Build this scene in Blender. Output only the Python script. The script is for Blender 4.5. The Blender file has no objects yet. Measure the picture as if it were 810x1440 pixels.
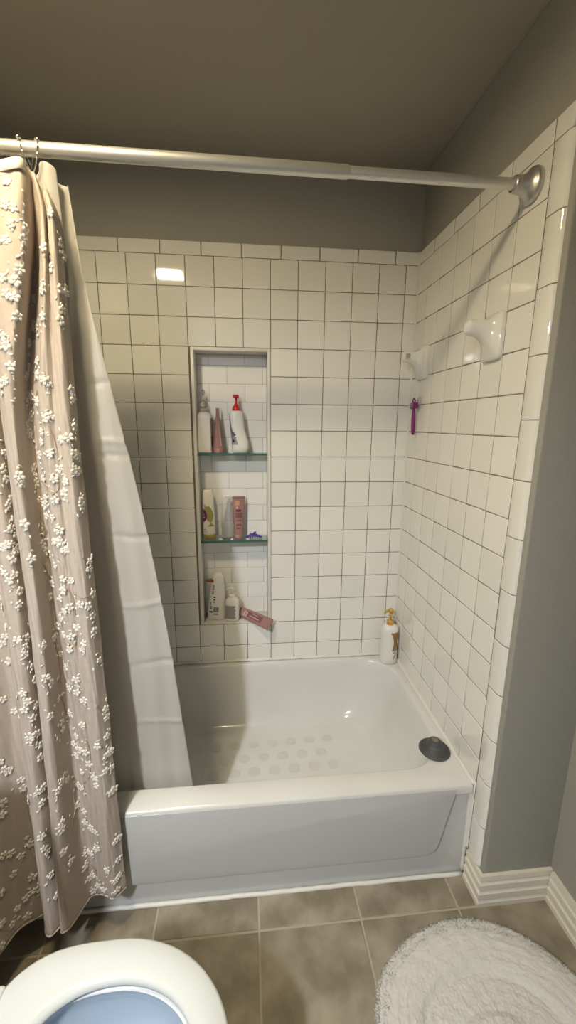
import bpy, bmesh, math, random
from mathutils import Vector, Matrix, Euler
from math import sin, cos, pi, radians

random.seed(7)
SC = bpy.context.scene
COL = SC.collection

# ------------------------------------------------------------------ camera
cam_data = bpy.data.cameras.new('camera')
cam = bpy.data.objects.new('camera', cam_data)
COL.objects.link(cam)
cam_data.sensor_fit = 'VERTICAL'
cam_data.sensor_height = 36.0
cam_data.lens = 577.9 / 1440 * 36.0
cam_data.clip_start = 0.02
cam.location = (-0.7024, -1.7664, 1.4717)
cam.rotation_euler = (1.3601, -0.0073, -0.0987)
SC.camera = cam

# ------------------------------------------------------------------ world, exposure
world = bpy.data.worlds.new('world')
SC.world = world
world.use_nodes = True
WORLD_COLOUR = (0.92, 0.96, 1.0, 1)
WORLD_STRENGTH = 0.25
bgn = world.node_tree.nodes['Background']
bgn.inputs[0].default_value = WORLD_COLOUR
bgn.inputs[1].default_value = WORLD_STRENGTH
SC.view_settings.view_transform = 'Standard'
SC.view_settings.look = 'None'
SC.view_settings.gamma = 1.0
SC.view_settings.use_curve_mapping = False
SC.view_settings.exposure = 0.04
LAMP_STRENGTH = 215.0
LAMP_COLOUR = (1.0, 0.825, 0.52, 1)
LAMP = (-1.17, -1.18, 2.392)          # centre of the lens of the ceiling light
# two shaded cool vanity lamps on the left wall, behind the camera and angled down
for dy in (-0.065, 0.065):
    vl = bpy.data.lights.new('vanity_lamp', 'AREA'); vl.shape = 'DISK'; vl.size = 0.09
    vl.energy = 5.2; vl.color = (0.94, 0.97, 1.0); vl.spread = radians(98)
    vo = bpy.data.objects.new('vanity_lamp', vl); COL.objects.link(vo)
    vo.location = (-1.46, -2.2+dy, 2.08)
    vo.rotation_euler = Vector((0.38, 1.0, -1.25)).to_track_quat('-Z', 'Y').to_euler()

# ------------------------------------------------------------------ materials
def mat(name, colour, rough=0.5, noise=None, bump=None, rand=0.0, trans=0.0, ior=1.45,
        coat=0.0, metal=0.0, translucent=0.0, emit=None, spec=0.5, alpha=1.0):
    """principled material; noise=(scale, colour2, detail, lo, hi), bump=(scale, strength, distance)"""
    m = bpy.data.materials.new(name); m.use_nodes = True
    nt = m.node_tree; N = nt.nodes; L = nt.links
    b = N['Principled BSDF']; out = N['Material Output']
    b.inputs['Base Color'].default_value = (*colour, 1)
    b.inputs['Roughness'].default_value = rough
    b.inputs['Metallic'].default_value = metal
    b.inputs['IOR'].default_value = ior
    b.inputs['Specular IOR Level'].default_value = spec
    b.inputs['Transmission Weight'].default_value = trans
    b.inputs['Coat Weight'].default_value = coat
    b.inputs['Coat Roughness'].default_value = 0.04
    tc = N.new('ShaderNodeTexCoord')
    src = None
    if noise:
        nz = N.new('ShaderNodeTexNoise'); nz.inputs['Scale'].default_value = noise[0]
        nz.inputs['Detail'].default_value = noise[2]
        L.new(tc.outputs['Object'], nz.inputs['Vector'])
        rp = N.new('ShaderNodeMapRange')
        rp.inputs['From Min'].default_value = noise[3]; rp.inputs['From Max'].default_value = noise[4]
        L.new(nz.outputs['Fac'], rp.inputs['Value'])
        mx = N.new('ShaderNodeMix'); mx.data_type = 'RGBA'
        mx.inputs['A'].default_value = (*colour, 1); mx.inputs['B'].default_value = (*noise[1], 1)
        L.new(rp.outputs['Result'], mx.inputs['Factor'])
        src = mx.outputs['Result']
    if rand:
        oi = N.new('ShaderNodeObjectInfo')
        mr = N.new('ShaderNodeMapRange'); mr.inputs['To Min'].default_value = 1-rand; mr.inputs['To Max'].default_value = 1+rand*0.4
        L.new(oi.outputs['Random'], mr.inputs['Value'])
        hs = N.new('ShaderNodeHueSaturation'); hs.inputs['Color'].default_value = (*colour, 1)
        L.new(mr.outputs['Result'], hs.inputs['Value'])
        if src: L.new(src, hs.inputs['Color'])
        src = hs.outputs['Color']
    if src: L.new(src, b.inputs['Base Color'])
    if bump:
        nb = N.new('ShaderNodeTexNoise'); nb.inputs['Scale'].default_value = bump[0]; nb.inputs['Detail'].default_value = 3
        L.new(tc.outputs['Object'], nb.inputs['Vector'])
        bp = N.new('ShaderNodeBump'); bp.inputs['Strength'].default_value = bump[1]; bp.inputs['Distance'].default_value = bump[2]
        L.new(nb.outputs['Fac'], bp.inputs['Height']); L.new(bp.outputs['Normal'], b.inputs['Normal'])
    if translucent:
        tr = N.new('ShaderNodeBsdfTranslucent'); tr.inputs['Color'].default_value = (*colour, 1)
        ms = N.new('ShaderNodeMixShader'); ms.inputs['Fac'].default_value = translucent
        L.new(b.outputs[0], ms.inputs[1]); L.new(tr.outputs[0], ms.inputs[2]); L.new(ms.outputs[0], out.inputs['Surface'])
    if emit:
        b.inputs['Emission Color'].default_value = emit[0]; b.inputs['Emission Strength'].default_value = emit[1]
    return m

M = {}
M['paint'] = mat('grey_wall_paint', (0.345, 0.336, 0.298), 0.75, bump=(150, 0.6, 0.002))
M['ceiling'] = mat('ceiling_paint', (0.39, 0.36, 0.295), 0.85, bump=(120, 0.4, 0.002))
M['tile'] = mat('glazed_white_tile', (0.85, 0.838, 0.79), 0.035, bump=(9, 0.02, 0.002), rand=0.05, coat=0.3)
M['niche_tile'] = mat('white_subway_tile', (0.86, 0.855, 0.835), 0.14, rand=0.04)
M['grout'] = mat('dark_grout', (0.155, 0.13, 0.115), 0.9, noise=(40, (0.22, 0.19, 0.165), 4, 0.4, 0.65))
M['niche_grout'] = mat('pale_grout', (0.52, 0.51, 0.48), 0.85)
M['niche_edge'] = mat('white_niche_edging', (0.72, 0.70, 0.65), 0.35)
M['caulk'] = mat('white_caulk', (0.76, 0.745, 0.70), 0.45, bump=(60, 0.3, 0.002))
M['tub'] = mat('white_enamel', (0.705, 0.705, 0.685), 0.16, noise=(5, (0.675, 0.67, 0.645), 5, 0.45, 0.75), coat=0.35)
M['apron'] = mat('shade_toned_enamel_apron', (0.585, 0.595, 0.595), 0.20, coat=0.2)  # same white enamel as the tub, with the apron's shade darkened into the colour
M['dot'] = mat('worn_slip_dot', (0.635, 0.625, 0.59), 0.40)
M['floor'] = mat('mottled_stone_tile', (0.21, 0.178, 0.128), 0.58, noise=(8, (0.36, 0.318, 0.245), 9, 0.40, 0.64), bump=(30, 0.25, 0.002), rand=0.10)
M['floor_grout'] = mat('sandy_grout', (0.42, 0.37, 0.29), 0.9, bump=(160, 0.3, 0.001))
M['baseboard'] = mat('cream_gloss_paint', (0.72, 0.685, 0.59), 0.35)
M['rod'] = mat('satin_aluminium', (0.74, 0.72, 0.68), 0.40, metal=0.82, bump=(300, 0.08, 0.0004))
M['flange'] = mat('brushed_nickel', (0.56, 0.54, 0.50), 0.36, metal=0.85)
M['chrome'] = mat('polished_chrome', (0.75, 0.73, 0.70), 0.09, metal=1.0)
M['fabric'] = mat('blush_linen', (0.57, 0.49, 0.42), 0.85, noise=(90, (0.61, 0.535, 0.465), 4, 0.35, 0.7), bump=(420, 0.5, 0.0012), translucent=0.20, spec=0.2)
M['flower'] = mat('ivory_embroidery', (0.73, 0.69, 0.62), 0.55, bump=(700, 0.5, 0.0008), spec=0.45)
M['stem'] = mat('tan_embroidery_thread', (0.40, 0.29, 0.22), 0.65)
M['liner'] = mat('white_plastic_liner', (0.74, 0.715, 0.665), 0.40, bump=(14, 0.25, 0.006), translucent=0.46)
M['ceramic'] = mat('white_ceramic', (0.80, 0.79, 0.75), 0.04, coat=0.4)
M['socket'] = mat('shaded_socket', (0.38, 0.36, 0.33), 0.6)
M['seat'] = mat('white_toilet_seat', (0.67, 0.70, 0.695), 0.22)
M['bowl'] = mat('vitreous_china', (0.80, 0.81, 0.80), 0.10, coat=0.3)
M['bowl_blue'] = mat('pale_blue_bowl_lining', (0.56, 0.66, 0.78), 0.10)  # inside of the bowl, coloured pale blue
M['water'] = mat('blue_bowl_water', (0.45, 0.62, 0.85), 0.03, trans=0.5, ior=1.33)
M['rug'] = mat('white_plush', (0.92, 0.905, 0.87), 0.95, noise=(60, (0.88, 0.865, 0.83), 4, 0.4, 0.7), bump=(320, 0.6, 0.003), spec=0.1, translucent=0.25)
M['shelf'] = mat('green_edged_glass', (0.72, 0.88, 0.83), 0.02, trans=1.0, ior=1.5)
M['shelf_edge'] = mat('dark_green_glass_edge', (0.06, 0.16, 0.135), 0.12, trans=0.15)
M['white_plastic'] = mat('white_plastic', (0.80, 0.785, 0.75), 0.3)
M['pearl_plastic'] = mat('pearl_plastic', (0.72, 0.69, 0.65), 0.28)
M['cream_plastic'] = mat('cream_plastic', (0.80, 0.77, 0.67), 0.3)
M['clear'] = mat('clear_plastic', (0.96, 0.96, 0.95), 0.05, trans=0.96, ior=1.40)
M['frosted'] = mat('frosted_clear_plastic', (0.95, 0.95, 0.94), 0.16, trans=0.88, ior=1.22)
M['amber'] = mat('amber_liquid', (0.62, 0.42, 0.14), 0.2, trans=0.4)
M['olive'] = mat('olive_gold_plastic', (0.30, 0.235, 0.055), 0.28)
M['olive_print'] = mat('olive_print', (0.33, 0.31, 0.10), 0.4)
M['plum_print'] = mat('plum_print', (0.17, 0.025, 0.10), 0.4)
M['mauve_print'] = mat('mauve_print', (0.30, 0.15, 0.17), 0.4)
M['dark_print'] = mat('dark_print', (0.035, 0.03, 0.045), 0.45)
M['grey_print'] = mat('grey_print', (0.33, 0.32, 0.33), 0.5)
M['slate_print'] = mat('slate_print', (0.25, 0.25, 0.29), 0.5)
M['bluegrey_print'] = mat('bluegrey_print', (0.30, 0.31, 0.36), 0.5)
M['red'] = mat('red_plastic', (0.60, 0.025, 0.03), 0.3)
M['pink'] = mat('dusty_pink_plastic', (0.33, 0.185, 0.17), 0.33)
M['pink_dark'] = mat('rose_brown_print', (0.20, 0.095, 0.095), 0.4)
M['pink_pale'] = mat('pale_pink_print', (0.66, 0.45, 0.42), 0.4)
M['peach'] = mat('peach_print', (0.62, 0.30, 0.20), 0.4)
M['brown_cap'] = mat('brown_plastic', (0.24, 0.075, 0.025), 0.35)
M['violet'] = mat('violet_blue_plastic', (0.10, 0.07, 0.36), 0.3)
M['magenta'] = mat('magenta_plastic', (0.19, 0.012, 0.14), 0.28)
M['gold'] = mat('gold_plastic', (0.62, 0.38, 0.09), 0.22, metal=0.35)
M['gold_print'] = mat('bronze_leaf_print', (0.30, 0.17, 0.05), 0.35)
M['rubber'] = mat('dark_grey_rubber', (0.075, 0.075, 0.078), 0.55)
M['hole'] = mat('dark_holes', (0.012, 0.012, 0.012), 0.8)
M['rubber_knob'] = mat('brownish_knob', (0.20, 0.155, 0.14), 0.5)
M['lens'] = mat('lit_lens', (0.9, 0.9, 0.85), 0.4, emit=(LAMP_COLOUR, LAMP_STRENGTH))
M['housing'] = mat('white_housing', (0.75, 0.74, 0.70), 0.5)

# ------------------------------------------------------------------ helpers
def link(name, me, m=None, parent=None, smooth=False):
    if m is not None and not me.materials: me.materials.append(M[m] if isinstance(m, str) else m)
    o = bpy.data.objects.new(name, me); COL.objects.link(o)
    if parent: o.parent = parent
    if smooth: me.polygons.foreach_set('use_smooth', [True]*len(me.polygons))
    return o

def mesh(name, V, F, m=None, parent=None, smooth=False):
    me = bpy.data.meshes.new(name); me.from_pydata([tuple(v) for v in V], [], F); me.update()
    bm = bmesh.new(); bm.from_mesh(me); bmesh.ops.recalc_face_normals(bm, faces=bm.faces); bm.to_mesh(me); bm.free()
    return link(name, me, m, parent, smooth)

def structure(o, kind='structure'):
    o['kind'] = kind; return o

def thing(name, label, cat, loc=(0, 0, 0), group=None):
    o = bpy.data.objects.new(name, None); COL.objects.link(o)
    o.location = loc; o.empty_display_size = 0.03
    o['label'] = label; o['category'] = cat
    if group: o['group'] = group
    return o

def tag(o, label, cat, group=None):
    o['label'] = label; o['category'] = cat
    if group: o['group'] = group
    return o

class MB:
    """collects shapes into one mesh"""
    def __init__(s): s.V = []; s.F = []
    def add(s, V, F):
        k = len(s.V); s.V += [tuple(v) for v in V]; s.F += [tuple(i+k for i in f) for f in F]; return s
    def box(s, a, b):
        x0, y0, z0 = a; x1, y1, z1 = b
        V = [(x0,y0,z0),(x1,y0,z0),(x1,y1,z0),(x0,y1,z0),(x0,y0,z1),(x1,y0,z1),(x1,y1,z1),(x0,y1,z1)]
        return s.add(V, [(0,3,2,1),(4,5,6,7),(0,1,5,4),(1,2,6,5),(2,3,7,6),(3,0,4,7)])
    def rings(s, R, cap0=True, cap1=True, closed=True):
        n = len(R[0]); V = [p for r in R for p in r]; F = []
        for i in range(len(R)-1):
            for j in range(n if closed else n-1):
                k = (j+1) % n
                F.append((i*n+j, i*n+k, (i+1)*n+k, (i+1)*n+j))
        if cap0: F.append(tuple(range(n-1, -1, -1)))
        if cap1: F.append(tuple((len(R)-1)*n+j for j in range(n)))
        return s.add(V, F)
    def tube(s, P, r, seg=8, closed=False):
        P = [Vector(p) for p in P]; n = len(P); R = []
        rad = r if isinstance(r, (list, tuple)) else [r]*n
        up = None
        for i in range(n):
            a = P[(i-1) % n] if closed or i > 0 else P[i]; b = P[(i+1) % n] if closed or i < n-1 else P[i]
            t = (b-a).normalized()
            if up is None: up = t.orthogonal().normalized()
            up = (up - t*up.dot(t)).normalized(); w = t.cross(up)
            R.append([P[i]+(up*cos(2*pi*k/seg)+w*sin(2*pi*k/seg))*rad[i] for k in range(seg)])
        if closed: R.append(R[0]); return s.rings(R, False, False)
        return s.rings(R)
    def lathe(s, prof, c=(0, 0, 0), seg=28, axis='z', sy=1.0):
        R = []
        for r, h in prof:
            r = max(r, 1e-5)
            ring = []
            for k in range(seg):
                a = 2*pi*k/seg; u, v = r*cos(a), r*sin(a)*sy
                p = (u, v, h) if axis == 'z' else ((h, u, v) if axis == 'x' else (v, h, u))
                ring.append((p[0]+c[0], p[1]+c[1], p[2]+c[2]))
            R.append(ring)
        return s.rings(R)
    def make(s, name, m=None, parent=None, smooth=False):
        return mesh(name, s.V, s.F, m, parent, smooth)

def autosmooth(o, deg=35):
    me = o.data
    me.polygons.foreach_set('use_smooth', [True]*len(me.polygons))
    bm = bmesh.new(); bm.from_mesh(me)
    for e in bm.edges:
        if len(e.link_faces) == 2 and e.calc_face_angle(0) > radians(deg): e.smooth = False
    bm.to_mesh(me); bm.free()
    return o

def bevel(o, w, seg=2, deg=30):
    bm = bmesh.new(); bm.from_mesh(o.data)
    E = [e for e in bm.edges if len(e.link_faces) == 2 and e.calc_face_angle(0) > radians(deg)]
    bmesh.ops.bevel(bm, geom=E, offset=w, segments=seg, affect='EDGES', clamp_overlap=True, profile=0.5)
    bm.to_mesh(o.data); bm.free()
    return autosmooth(o, 40)

def sup(t, n):
    c, s = cos(t), sin(t)
    return (math.copysign(abs(c)**(2/n), c), math.copysign(abs(s)**(2/n), s))

def body(secs, seg=36):
    """loft of super-ellipses: (z, cx, cy, rx, ry, n)"""
    return [[(cx+rx*sup(2*pi*k/seg, n)[0], cy+ry*sup(2*pi*k/seg, n)[1], z) for k in range(seg)] for z, cx, cy, rx, ry, n in secs]

def body_at(secs, z, t, off=0.0):
    for a, b in zip(secs, secs[1:]):
        if a[0] <= z <= b[0] or b is secs[-1]:
            f = 0 if b[0] == a[0] else min(1, max(0, (z-a[0])/(b[0]-a[0])))
            q = [a[i]+(b[i]-a[i])*f for i in range(6)]
            u, v = sup(t, q[5])
            return (q[1]+(q[3]+off)*u, q[2]+(q[4]+off)*v, z)

def patch(secs, outline, off=0.0006, n=8):
    """printed patch lying on a lofted body: outline(z01) -> (theta0, theta1) in degrees, z0, z1"""
    z0, z1, f = outline
    mb = MB(); R = []
    for i in range(n+1):
        w = i/n; z = z0+(z1-z0)*w; a, b = f(w)
        R.append([body_at(secs, z, radians(a+(b-a)*j/n), off) for j in range(n+1)])
    return mb.rings(R, False, False, closed=False)

def blk(secs, name, m, parent, a0, a1, z0, z1, off=0.0008):
    return patch(secs, (z0, z1, lambda w: (a0, a1)), off, 6).make(name, m, parent, True)

def shape(secs, name, m, parent, seg=36):
    o = MB().rings(body(secs, seg)).make(name, m, parent)
    return autosmooth(o, 45)

# ------------------------------------------------------------------ curtain tables
def spl(P, t):
    """Catmull-Rom through scalar list P at float index t (end tangents one-sided)."""
    n = len(P); i = max(0, min(n-2, int(t))); f = t-i
    a, b = P[i], P[i+1]
    m0 = (b-P[i-1])/2 if i > 0 else b-a
    m1 = (P[i+2]-a)/2 if i+2 < n else b-a
    f2, f3 = f*f, f*f*f
    return a*(2*f3-3*f2+1)+m0*(f3-2*f2+f)+b*(3*f2-2*f3)+m1*(f3-f2)

def pchip(X, P, x):
    """monotone cubic through (X descending, P)"""
    n = len(X); i = 0
    while i < n-2 and x < X[i+1]: i += 1
    h = [X[k+1]-X[k] for k in range(n-1)]; d = [(P[k+1]-P[k])/h[k] for k in range(n-1)]
    def slope(k):
        if k == 0: return d[0]
        if k == n-1: return d[-1]
        if d[k-1]*d[k] <= 0: return 0.0
        w1, w2 = 2*h[k]+h[k-1], h[k]+2*h[k-1]
        return (w1+w2)/(w1/d[k-1]+w2/d[k])
    t = (x-X[i])/h[i]; t2, t3 = t*t, t*t*t
    return P[i]*(2*t3-3*t2+1)+h[i]*slope(i)*(t3-2*t2+t)+P[i+1]*(3*t2-2*t3)+h[i]*slope(i+1)*(t3-t2)

def sheet_row(levels, z):
    """the plan polyline of a hanging sheet at height z"""
    Z = [l[0] for l in levels]; n = len(levels[0][1])
    return ([pchip(Z, [l[1][k][0] for l in levels], z) for k in range(n)],
            [pchip(Z, [l[1][k][1] for l in levels], z) for k in range(n)])

def sheet_point(levels, u, z):
    xs, ys = sheet_row(levels, z)
    return (spl(xs, u), spl(ys, u), z)
CURTAIN_LEVELS = [
    (1.985, [(-1.1334, -0.7), (-1.1308, -0.715), (-1.1407, -0.703), (-1.1409, -0.718), (-1.1567, -0.7), (-1.1606, -0.738), (-1.2092, -0.735), (-1.223, -0.705), (-1.235, -0.733), (-1.2642, -0.73), (-1.277, -0.7), (-1.2949, -0.705), (-1.2998, -0.74), (-1.3299, -0.735), (-1.3428, -0.745), (-1.3954, -0.7), (-1.399, -0.74), (-1.4422, -0.71)]),
    (1.9, [(-1.105, -0.705), (-1.1059, -0.737), (-1.1241, -0.722), (-1.1251, -0.742), (-1.1616, -0.695), (-1.1551, -0.772), (-1.2421, -0.755), (-1.2603, -0.705), (-1.2656, -0.75), (-1.3082, -0.745), (-1.3293, -0.7), (-1.3535, -0.7), (-1.3533, -0.75), (-1.397, -0.745), (-1.4079, -0.765), (-1.45, -0.71), (-1.455, -0.76), (-1.5, -0.73)]),
    (1.46, [(-1.0965, -0.735), (-1.1072, -0.768), (-1.1345, -0.758), (-1.1561, -0.765), (-1.2091, -0.725), (-1.2101, -0.79), (-1.244, -0.768), (-1.2574, -0.72), (-1.2683, -0.77), (-1.3129, -0.755), (-1.3275, -0.71), (-1.365, -0.705), (-1.3751, -0.76), (-1.4047, -0.77), (-1.4259, -0.79), (-1.455, -0.72), (-1.47, -0.78), (-1.505, -0.74)]),
    (0.94, [(-1.0841, -0.755), (-1.0987, -0.788), (-1.1277, -0.783), (-1.1498, -0.783), (-1.1952, -0.748), (-1.1974, -0.815), (-1.2272, -0.8), (-1.2375, -0.75), (-1.2451, -0.81), (-1.281, -0.8), (-1.2948, -0.745), (-1.3384, -0.74), (-1.3592, -0.785), (-1.3822, -0.8), (-1.3943, -0.83), (-1.45, -0.75), (-1.455, -0.82), (-1.505, -0.78)]),
    (0.13, [(-1.073, -0.77), (-1.1, -0.798), (-1.122, -0.79), (-1.145, -0.783), (-1.17, -0.792), (-1.196, -0.858), (-1.216, -0.866), (-1.203, -0.822), (-1.238, -0.873), (-1.26, -0.858), (-1.262, -0.822), (-1.285, -0.822), (-1.333, -0.852), (-1.355, -0.905), (-1.395, -0.935), (-1.44, -0.85), (-1.475, -0.905), (-1.505, -0.85)])]
FLOWERS = [(5.36, 1.948), (4.64, 1.936), (5.32, 1.900), (5.16, 1.894), (5.24, 1.864), (4.80, 1.864), (5.36, 1.834), (4.88, 1.840), (4.76, 1.828), (4.80, 1.810), (5.00, 1.780), (4.32, 1.798), (5.44, 1.762), (5.12, 1.756), (5.36, 1.732), (5.12, 1.726), (4.76, 1.738), (4.00, 1.744), (3.08, 1.750), (2.92, 1.834), (2.40, 1.816), (1.48, 1.798), (2.28, 1.774), (0.68, 1.756), (1.20, 1.906), (0.36, 1.906), (0.28, 1.888), (0.20, 1.858), (0.04, 1.834), (0.64, 1.714), (0.88, 1.690), (4.96, 1.690), (4.76, 1.678), (3.80, 1.690), (3.48, 1.678), (3.00, 1.696), (5.44, 1.648), (5.32, 1.630), (4.52, 1.660), (4.40, 1.642), (4.04, 1.648), (0.12, 1.756), (5.32, 1.630), (4.56, 1.642), (4.16, 1.642), (5.12, 1.588), (4.68, 1.606), (4.80, 1.582), (4.20, 1.612), (3.36, 1.606), (3.92, 1.594), (4.16, 1.576), (3.36, 1.576), (2.92, 1.564), (2.64, 1.558), (4.24, 1.558), (5.40, 1.558), (5.64, 1.552), (4.68, 1.522), (4.68, 1.510), (3.80, 1.534), (3.40, 1.516), (4.04, 1.516), (3.96, 1.486), (4.08, 1.468), (4.08, 1.450), (2.92, 1.480), (2.48, 1.486), (3.24, 1.450), (0.36, 1.546), (0.28, 1.528), (0.40, 1.462), (1.68, 1.432), (1.00, 1.438), (3.32, 1.426), (3.52, 1.396), (2.84, 1.402), (0.64, 1.402), (0.36, 1.396), (0.76, 1.366), (0.48, 1.360), (4.04, 1.366), (4.68, 1.360), (5.04, 1.354), (4.88, 1.336), (4.00, 1.342), (3.92, 1.330), (3.44, 1.342), (2.08, 1.366), (2.68, 1.342), (1.60, 1.336), (1.84, 1.312), (3.84, 1.288), (3.44, 1.294), (2.80, 1.294), (3.56, 1.276), (0.44, 1.288), (0.44, 1.276), (3.52, 1.252), (3.12, 1.252), (5.12, 1.246), (4.68, 1.234), (4.40, 1.234), (4.00, 1.210), (2.68, 1.222), (3.24, 1.192), (2.64, 1.192), (2.16, 1.174), (4.12, 1.180), (3.96, 1.156), (7.56, 1.402), (7.68, 1.366), (7.64, 1.342), (7.56, 1.294), (7.72, 1.282), (7.56, 1.246), (7.72, 1.228), (7.56, 1.210), (8.28, 1.186), (7.84, 1.192), (7.56, 1.180), (5.00, 1.162), (4.00, 1.174), (4.36, 1.186), (2.96, 1.192), (2.36, 1.174), (3.32, 1.132), (4.32, 1.108), (3.72, 1.078), (2.84, 1.102), (2.12, 1.096), (2.96, 1.072), (3.24, 1.048), (4.04, 1.042), (1.44, 1.036), (0.84, 1.030), (0.32, 1.054), (0.56, 1.000), (3.04, 1.018), (2.48, 1.030), (3.40, 0.994), (0.28, 1.138), (0.36, 1.120), (3.76, 0.964), (4.36, 0.958), (4.20, 0.934), (4.92, 0.946), (3.32, 0.952), (1.96, 0.976), (2.72, 0.952), (1.48, 0.934), (1.68, 0.916), (3.00, 0.916), (3.92, 0.886), (0.56, 0.958), (0.36, 0.874), (3.48, 0.856), (2.72, 0.832), (4.72, 0.838), (5.04, 0.862), (3.44, 0.796), (2.80, 0.796), (2.08, 0.772), (4.40, 0.778), (3.68, 0.718), (4.96, 0.760), (4.36, 0.706), (4.36, 0.688), (2.64, 0.700), (3.36, 0.658), (3.72, 0.628), (3.32, 0.616), (0.24, 0.730), (0.20, 0.706), (0.36, 0.652), (1.20, 0.640), (0.16, 0.598), (8.08, 1.192), (7.68, 1.174), (7.88, 1.156), (8.40, 1.126), (7.92, 1.120), (8.24, 1.108), (7.76, 1.078), (7.88, 1.048), (8.24, 0.964), (7.72, 0.958), (7.88, 0.940), (7.92, 0.922), (7.64, 0.880), (7.60, 0.844), (8.28, 0.826), (8.04, 0.802), (7.68, 0.778), (8.28, 0.784), (7.84, 0.754), (7.76, 0.706), (8.12, 0.712), (7.64, 0.670), (9.16, 1.036), (9.00, 0.988), (10.68, 0.868), (10.80, 0.730), (8.16, 0.700), (7.72, 0.640), (3.12, 0.622), (3.56, 0.592), (2.60, 0.616), (0.60, 0.598), (0.32, 0.598), (2.32, 0.580), (3.24, 0.550), (0.72, 0.556), (0.24, 0.550), (1.84, 0.538), (1.76, 0.514), (3.44, 0.496), (3.84, 0.502), (0.44, 0.478), (0.16, 0.478), (4.72, 0.562), (4.96, 0.550), (4.44, 0.544), (8.00, 0.556), (7.72, 0.556), (7.84, 0.520), (3.52, 0.418), (4.04, 0.442), (3.52, 0.382), (3.04, 0.370), (2.68, 0.358), (4.96, 0.454), (4.96, 0.436), (0.24, 0.316), (0.48, 0.316), (8.04, 0.430), (7.80, 0.376), (7.96, 0.394), (5.00, 0.370), (4.68, 0.316), (3.84, 0.286), (2.68, 0.298), (3.36, 0.280), (4.00, 0.244), (0.40, 0.250), (1.52, 0.232), (3.84, 0.196), (3.48, 0.202), (0.44, 0.196), (0.72, 0.190), (3.04, 0.166), (2.40, 0.154), (3.64, 0.148), (0.68, 0.154), (7.76, 0.304), (7.64, 0.232), (11.68, 0.592), (11.92, 0.508), (12.04, 0.478), (9.04, 0.526), (11.04, 0.352), (11.52, 0.334), (11.20, 0.256), (11.08, 0.214), (11.56, 0.208), (11.92, 0.196)]
STEMS = [[(2.84, 1.468), (2.44, 1.444), (2.16, 1.408), (2.16, 1.384)],
         [(3.56, 1.336), (3.16, 1.324), (2.96, 1.306), (2.44, 1.318), (2.08, 1.342)],
         [(5.00, 1.570), (4.60, 1.534), (3.96, 1.504), (3.48, 1.522), (3.32, 1.552)],
         [(4.72, 1.636), (4.56, 1.606), (4.68, 1.576)],
         [(3.64, 1.462), (3.56, 1.414), (3.76, 1.372)],
         [(3.72, 1.282), (4.00, 1.246), (4.16, 1.210), (3.88, 1.162)],
         [(2.56, 1.084), (2.00, 1.048), (1.88, 0.994)],
         [(3.60, 0.940), (3.12, 0.928), (2.96, 0.922), (2.36, 0.928), (1.92, 0.964)],
         [(4.44, 1.168), (4.24, 1.126), (3.72, 1.078)],
         [(4.20, 0.922), (4.08, 0.880), (4.08, 0.832), (4.48, 0.802)],
         [(2.92, 0.682), (2.24, 0.646), (2.08, 0.604)],
         [(4.24, 0.778), (4.04, 0.730), (3.80, 0.682)],
         [(2.96, 1.150), (3.20, 1.156)],
         [(0.88, 1.156), (0.72, 1.150), (0.40, 1.138)],
         [(1.92, 1.066), (1.24, 1.054), (0.44, 1.054)],
         [(0.96, 0.760), (0.64, 0.736), (0.24, 0.724)],
         [(2.40, 0.658), (2.04, 0.622), (2.12, 0.574), (2.52, 0.538), (3.40, 0.508)],
         [(3.80, 0.262), (3.20, 0.226), (2.84, 0.184)],
         [(4.20, 0.490), (4.20, 0.436), (4.56, 0.400), (4.32, 0.322)],
         [(4.84, 1.732), (4.20, 1.714)],
         [(5.08, 1.666), (5.00, 1.648)],
         [(4.80, 1.840), (4.64, 1.816), (4.68, 1.786)]]

# ================================================================== THE SETTING
P = 0.1095                    # tile pitch
Z0 = 2.10                     # underside of the cap course
TUB_Z = 0.372
CEIL = 2.435
XL = -1.52                    # tiled face of the left wall
XE = 0.235                    # face of the entry wall
NX0, NX1 = -0.922, -0.601     # niche opening in the tiles
NZ0, NZ1 = 0.568, 1.7705
ND = 0.095                    # niche depth

def frame_boxes(mb, y0, y1, x0, x1, z0, z1, hx0, hx1, hz0, hz1):
    mb.box((x0, y0, z0), (hx0, y1, z1)); mb.box((hx1, y0, z0), (x1, y1, z1))
    mb.box((hx0, y0, z0), (hx1, y1, hz0)); mb.box((hx0, y0, hz1), (hx1, y1, z1)); return mb

wall_back = structure(frame_boxes(MB(), 0.010, 0.14, XL-0.1, 0.010, 0, CEIL, NX0+0.002, NX1-0.002, NZ0+0.002, NZ1-0.002).make('wall_back', 'paint'))
frame_boxes(MB(), 0.0016, 0.0099, XL, 0.0, 0.30, 2.148, NX0+0.002, NX1-0.002, NZ0+0.002, NZ1-0.002).make('grout_bed', 'grout', wall_back)
wall_right = structure(MB().box((0.010, -0.82, 0), (XE+0.06, 0.14, CEIL)).make('wall_right', 'paint'))
bevel(wall_right, 0.006, 3)
MB().box((0.0016, -0.785, 0.10), (0.0099, 0.0, 2.148)).make('grout_bed', 'grout', wall_right)
wall_left = structure(MB().box((XL-0.1, -2.9, 0), (XL, 0.01, CEIL)).make('wall_left', 'paint'))
wall_entry = structure(MB().box((XE, -2.9, 0), (XE+0.1, -0.812, CEIL)).make('wall_entry', 'paint'))
ceiling = structure(MB().box((XL-0.1, -2.9, CEIL), (XE+0.1, 0.14, CEIL+0.08)).make('ceiling', 'ceiling'))
floor = structure(MB().box((XL-0.1, -2.9, -0.06), (XE+0.1, 0.14, -0.0022)).make('floor', 'floor_grout'))

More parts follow.
